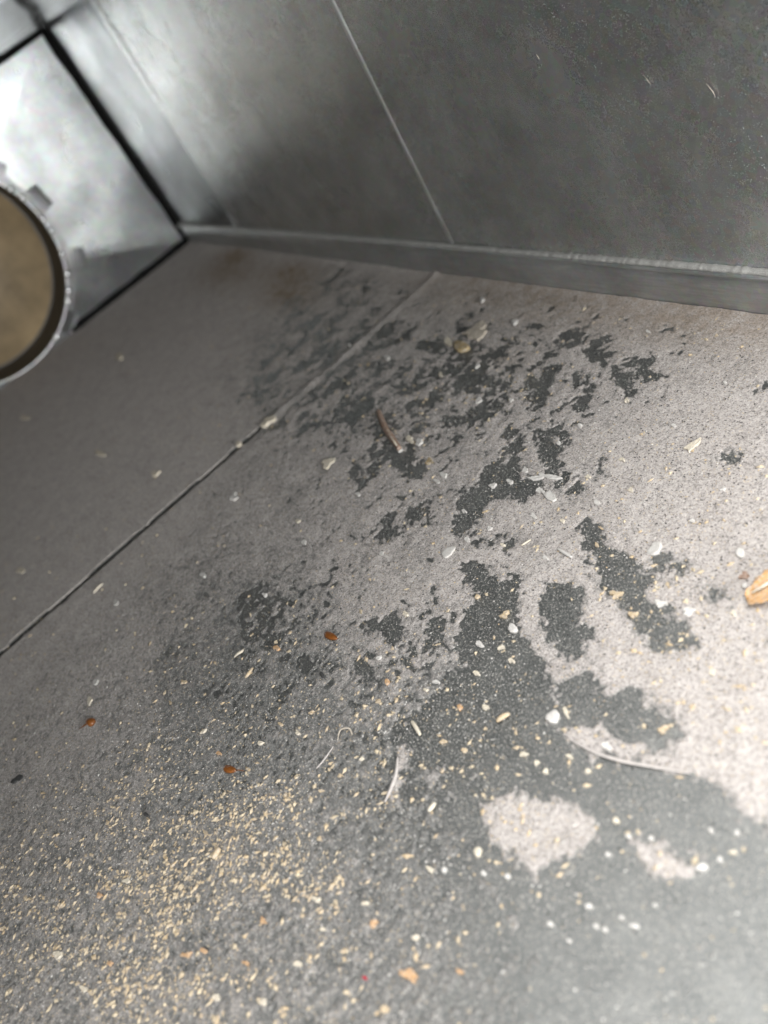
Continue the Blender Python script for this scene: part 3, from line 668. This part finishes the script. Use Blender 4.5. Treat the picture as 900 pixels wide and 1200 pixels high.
strand('wood_curl', 'tan wood curl on the smudge left of centre', 'wood shaving', [(276,772),(281,769),(286,766),(287,762)], 4, M_CREAM, .0006, .4, .0008)
strand('wood_curl', 'orange tan wood sliver below the tan wood curl', 'wood shaving', [(289,796),(294,792),(298,784)], 5, M_TAN, .0006, .4, .0006)
strand('wood_curl', 'pale curled wood shaving on the grey dust left of the fibre', 'wood shaving', [(397,869),(401,858),(411,856),(414,862)], 2.2, M_LUMP, .0006, .5, .0006)
strand('wood_curl', 'yellow straw piece on the mottled dust below centre', 'wood shaving', [(484,847),(489,854),(494,863)], 5, M_CREAM, .0006, .6, .0004)
strand('splinter', 'tan splinter on the large dark patch', 'splinter', [(584,848),(592,843),(599,839)], 7, M_TAN, .0008, .5, .0004)
strand('splinter', 'straw coloured splinter left of the pale patch in the dark area', 'splinter', [(504,953),(508,948),(512,943)], 6, M_CREAM, .0008, .6)
strand('splinter', 'tan splinter among specks on the lower grey dust', 'splinter', [(252,1008),(256,1002),(260,996)], 8, M_TAN, .0008, .6)
chip('orange_crumb', 'orange brown crumb on the smudge left of the glossy seed', 'crumb', 325, 760, 4, 1, 4, M_ORANGE, .0010, rough=.3)
chip('tan_chip', 'tan chip among the specks at the bottom left', 'wood chip', 70, 1120, 6, -4, 4.5, M_CREAM, .0016, rough=.25)
chip('orange_chip', 'blurred orange chip near the bottom edge', 'wood chip', 482, 1145, 11, 8, 7, M_ORANGE, .0020, rough=.4)
chip('orange_chip', 'small orange chip above the blurred orange chip', 'wood chip', 439, 1083, 5, -3, 4, M_ORANGE, .0016, rough=.3)
chip('orange_chip', 'orange grain at the bottom left of centre', 'wood chip', 310, 1080, 4, 2, 4, M_ORANGE, .0014, rough=.3)
chip('tan_chip', 'tan chip in the sandy specks below the blurred orange chip', 'wood chip', 452, 1184, 6, 4, 5, M_TAN, .0016, rough=.3)
chip('red_speck', 'tiny red speck among the grains near the bottom', 'speck', 429, 1147, 2.5, 1, 2.5, M_RED, .0012, rough=.2)
chip('yellow_pellet', 'pale yellow pellet below left of the pale patch', 'pellet', 561, 1000, 6, -1, 6, M_CREAM, .0018, rough=.15)
chip('yellow_pellet', 'pale yellow pellet right of the pale patch', 'pellet', 723, 963, 5, 0, 4.5, M_CREAM, .0016, rough=.15)
chip('orange_chip', 'orange crumb on the pale grains inside the dark central patch', 'crumb', 592, 722, 6, -3, 4, M_TAN, .0012, rough=.4)
chip('tan_chip', 'tan crumb on the curved dark patch', 'wood chip', 722, 698, 7, -2, 5, M_TAN, .0012, rough=.4)
chip('tan_chip', 'tan crumb at the lower end of the curved dark patch', 'wood chip', 742, 722, 6, 2, 4.5, M_TAN, .0012, rough=.4)
chip('tan_chip', 'orange tan crumb at the right of the lower dark patch', 'wood chip', 777, 856, 7, -2, 4.5, M_TAN, .0012, rough=.4)
chip('tan_chip', 'straw chip beside the rounded white chip', 'wood chip', 664, 836, 3, 7, 3, M_CREAM, .0012, rough=.2)
chip('white_flake', 'pale flake under the leaf scrap', C, 808, 718, 9, -2, 5, M_WHITE, .0012, rough=.3)
chip('white_flake', 'white flake on pale dust left of the leaf scrap', C, 775, 708, 8, 2, 5, M_WHITE, .0012, rough=.3)
chip('white_flake', 'white bump beside the curved fibre', C, 712, 877, 7, 2, 5, M_WHITE, .0016, rough=.2)
LAND = [('the glossy reddish brown seed',389,747),('the brown seed with a tail',271,903),('the dark brown round seed',108,847),('the brown twig',461,508),('the amber pebble',541,408),
 ('the cream chunk in the floor joint',316,495),('the white oval flake',526,648),('the angular white plaster chip',645,583),('the tilted white flake',768,645),('the round white pellet at the right',868,650),
 ('the rounded white chip by the fibre',649,842),('the round white chip on dark metal',602,738),('the long curved fibre',740,893),('the leaf scrap',890,694),('the pale patch in the dark area',628,975),
 ('the pale fibre',460,912),('the blurred orange chip',482,1145),('the curved dark patch',745,690),('the tan wood curl',282,768),('the tiny red speck',429,1147),('the pale yellow pellet',561,1000),('the cream flake',812,524),('the small pale sliver of dust',778,1006)]
TAKEN = set()
def which(what, px, py):
    for far in ('', 'some way '):
        for nm, lx, ly in sorted(LAND, key=lambda q: math.hypot(px - q[1], py - q[2])):
            dx, dy = px - lx, py - ly
            if math.hypot(dx, dy) < 6: continue
            ax = 'right of' if dx > 0 else 'left of'; ay = 'below' if dy > 0 else 'above'
            rel = ax if abs(dx) > 2.4 * abs(dy) else ay if abs(dy) > 2.4 * abs(dx) else ay + ' and ' + ax
            t = '%s %s%s %s' % (what, far, rel, nm)
            if t not in TAKEN and len(t.split()) <= 16: TAKEN.add(t); return t
    return what
G = 'blurred white pellets on the bare metal at the lower right'
for k, (qx, qy, s) in enumerate(((713,1003,5.5),(764,984,4.5),(834,975,5),(700,1087,5),(730,1077,5.5),(745,1087,6.5),(710,1091,5.5),(692,1064,5),(768,1062,4.5),(522,1021,5),(568,1024,5),(596,1028,5),(647,1085,5),(668,1104,5),(824,1018,8),(845,1009,7),(865,978,6),(738,982,6))):
    s *= random.uniform(.6, .85); chip('white_pellet', which('blurred white pellet', qx, qy), 'white pellet', qx, qy, s, random.uniform(-.6, .4) * s, s * random.uniform(.6, .95), M_WHITE, .0016, n=9, rough=.28, group=G)
G = 'small pale crumbs on the mottled dust'
for qx, qy, s in ((410,405,3),(454,420,3.5),(560,430,3),(562,470,4),(600,470,3),(517,440,3.5),(655,520,3),(680,500,3.5),(735,470,3),(790,500,3.5),(760,390,3),(850,450,3),(578,570,4),(598,566,4.5),(520,558,5),(512,565,4),(575,620,4),(548,633,4.5),(448,650,3.5),(420,580,3.5),(350,612,3),(357,636,3.5),(545,600,3),(690,560,3.5),(730,540,3.5),(740,576,3.5),(700,590,4),(812,612,4),(848,575,3.5),(660,612,3.5),(626,606,4),(640,655,4),(570,830,4),(512,800,4),(640,905,4),(690,905,4),(476,720,4),(445,772,4)):
    chip('pale_crumb', which('small pale crumb', qx, qy), 'crumb', qx, qy, s, random.uniform(-2, 2), s * random.uniform(.6, .95), random.choice((M_WHITE, M_CREAM, M_WHITE)), .0010, n=9, rough=.3, group=G)
G = 'small tan crumbs on the lower dust'
for qx, qy, s in ((560,700,4),(588,760,5),(600,775,5),(560,790,5),(540,830,5),(520,870,5),(545,880,5),(615,885,6),(630,895,5),(500,810,4),(455,800,5),(425,890,4),(400,910,4),(350,860,4),(330,850,4),(306,872,4),(258,884,5),(216,800,4),(240,858,4),(366,836,4),(150,1033,7),(118,1050,6),(170,1010,5),(220,1120,7),(240,1115,7),(290,1130,6),(372,1055,6),(380,1090,6),(350,1130,6),(130,1130,6),(100,1160,6),(310,1175,7),(255,1170,7),(430,1060,5),(505,1020,5),(488,1100,6),(540,1140,6),(610,950,4),(668,888,5),(860,720,6),(835,790,6),(812,830,6),(770,690,4),(860,1000,7),(700,640,4),(590,640,4)):
    chip('tan_crumb', which('small tan crumb', qx, qy), 'crumb', qx, qy, s * .8, random.uniform(-3, 3), s * random.uniform(.45, .7), random.choice((M_TAN, M_CREAM, M_CREAM, M_ORANGE)), .0011, n=9, rough=.35, group=G)
# ------------------------------------------------------------------ lint caught on the back wall
def lint(label, pts, wpx):
    P = [Vector(back_pt(*q)) + Vector((0, 0.0020, 0)) for q in pts]; c = sum(P, Vector()) / len(P); r = wpx * c.length / F / 2
    o = mesh('lint', *tube_vf([p - c for p in P], [r * .2] + [r * .4] * (len(P) - 2) + [r * .15], 6), M_LUMP, None, True); o.location = c
    return tag(o, label, 'lint')
lint('longest pale lint thread stuck on the back wall at the right', [(823,102),(828,108),(831,112),(834,118)], 2.2)
lint('short pale lint thread on the back wall, left of the longest one', [(749,91),(754,97),(758,103)], 1.8)
lint('tiny pale lint speck on the back wall near its dark middle', [(624,67),(626,70),(628,73)], 1.8)
# ------------------------------------------------------------------ fine specks clinging to the back wall
def wall_specks(n):
    x = rng.uniform(-0.62, -0.12, n * 3); z = rng.uniform(HF + 0.002, H - 0.004, n * 3)
    wgt = np.clip(0.55 + 0.5 * fbm(x, z, 0.08, 151, 3), 0.15, 1) * np.clip((x + 0.66) / 0.3, 0.05, 1)
    ok = rng.random(n * 3) < wgt; x, z = x[ok][:n], z[ok][:n]; k = len(x)
    sz = 0.00020 * (2.4 ** (rng.random(k) ** 2.5))
    O = OCT[None] * (0.6 + 0.7 * rng.random((k, 6, 1))) * (sz * .5)[:, None, None]; O[:, :, 1] *= 0.5
    V = O + np.stack([x, YW + 0.0007 * fbm(x, z, 0.16, 3, 2) - 0.00003, z], 1)[:, None, :]
    Fq = OCF[None] + (np.arange(k) * 6)[:, None, None]
    return tag(big_mesh('wall_specks', V.reshape(-1, 3), Fq.reshape(-1, 3), M_SPECK2, smooth=False), 'fine grey dust specks clinging to the back wall', 'dust', kind='stuff')
wall_specks(30000)
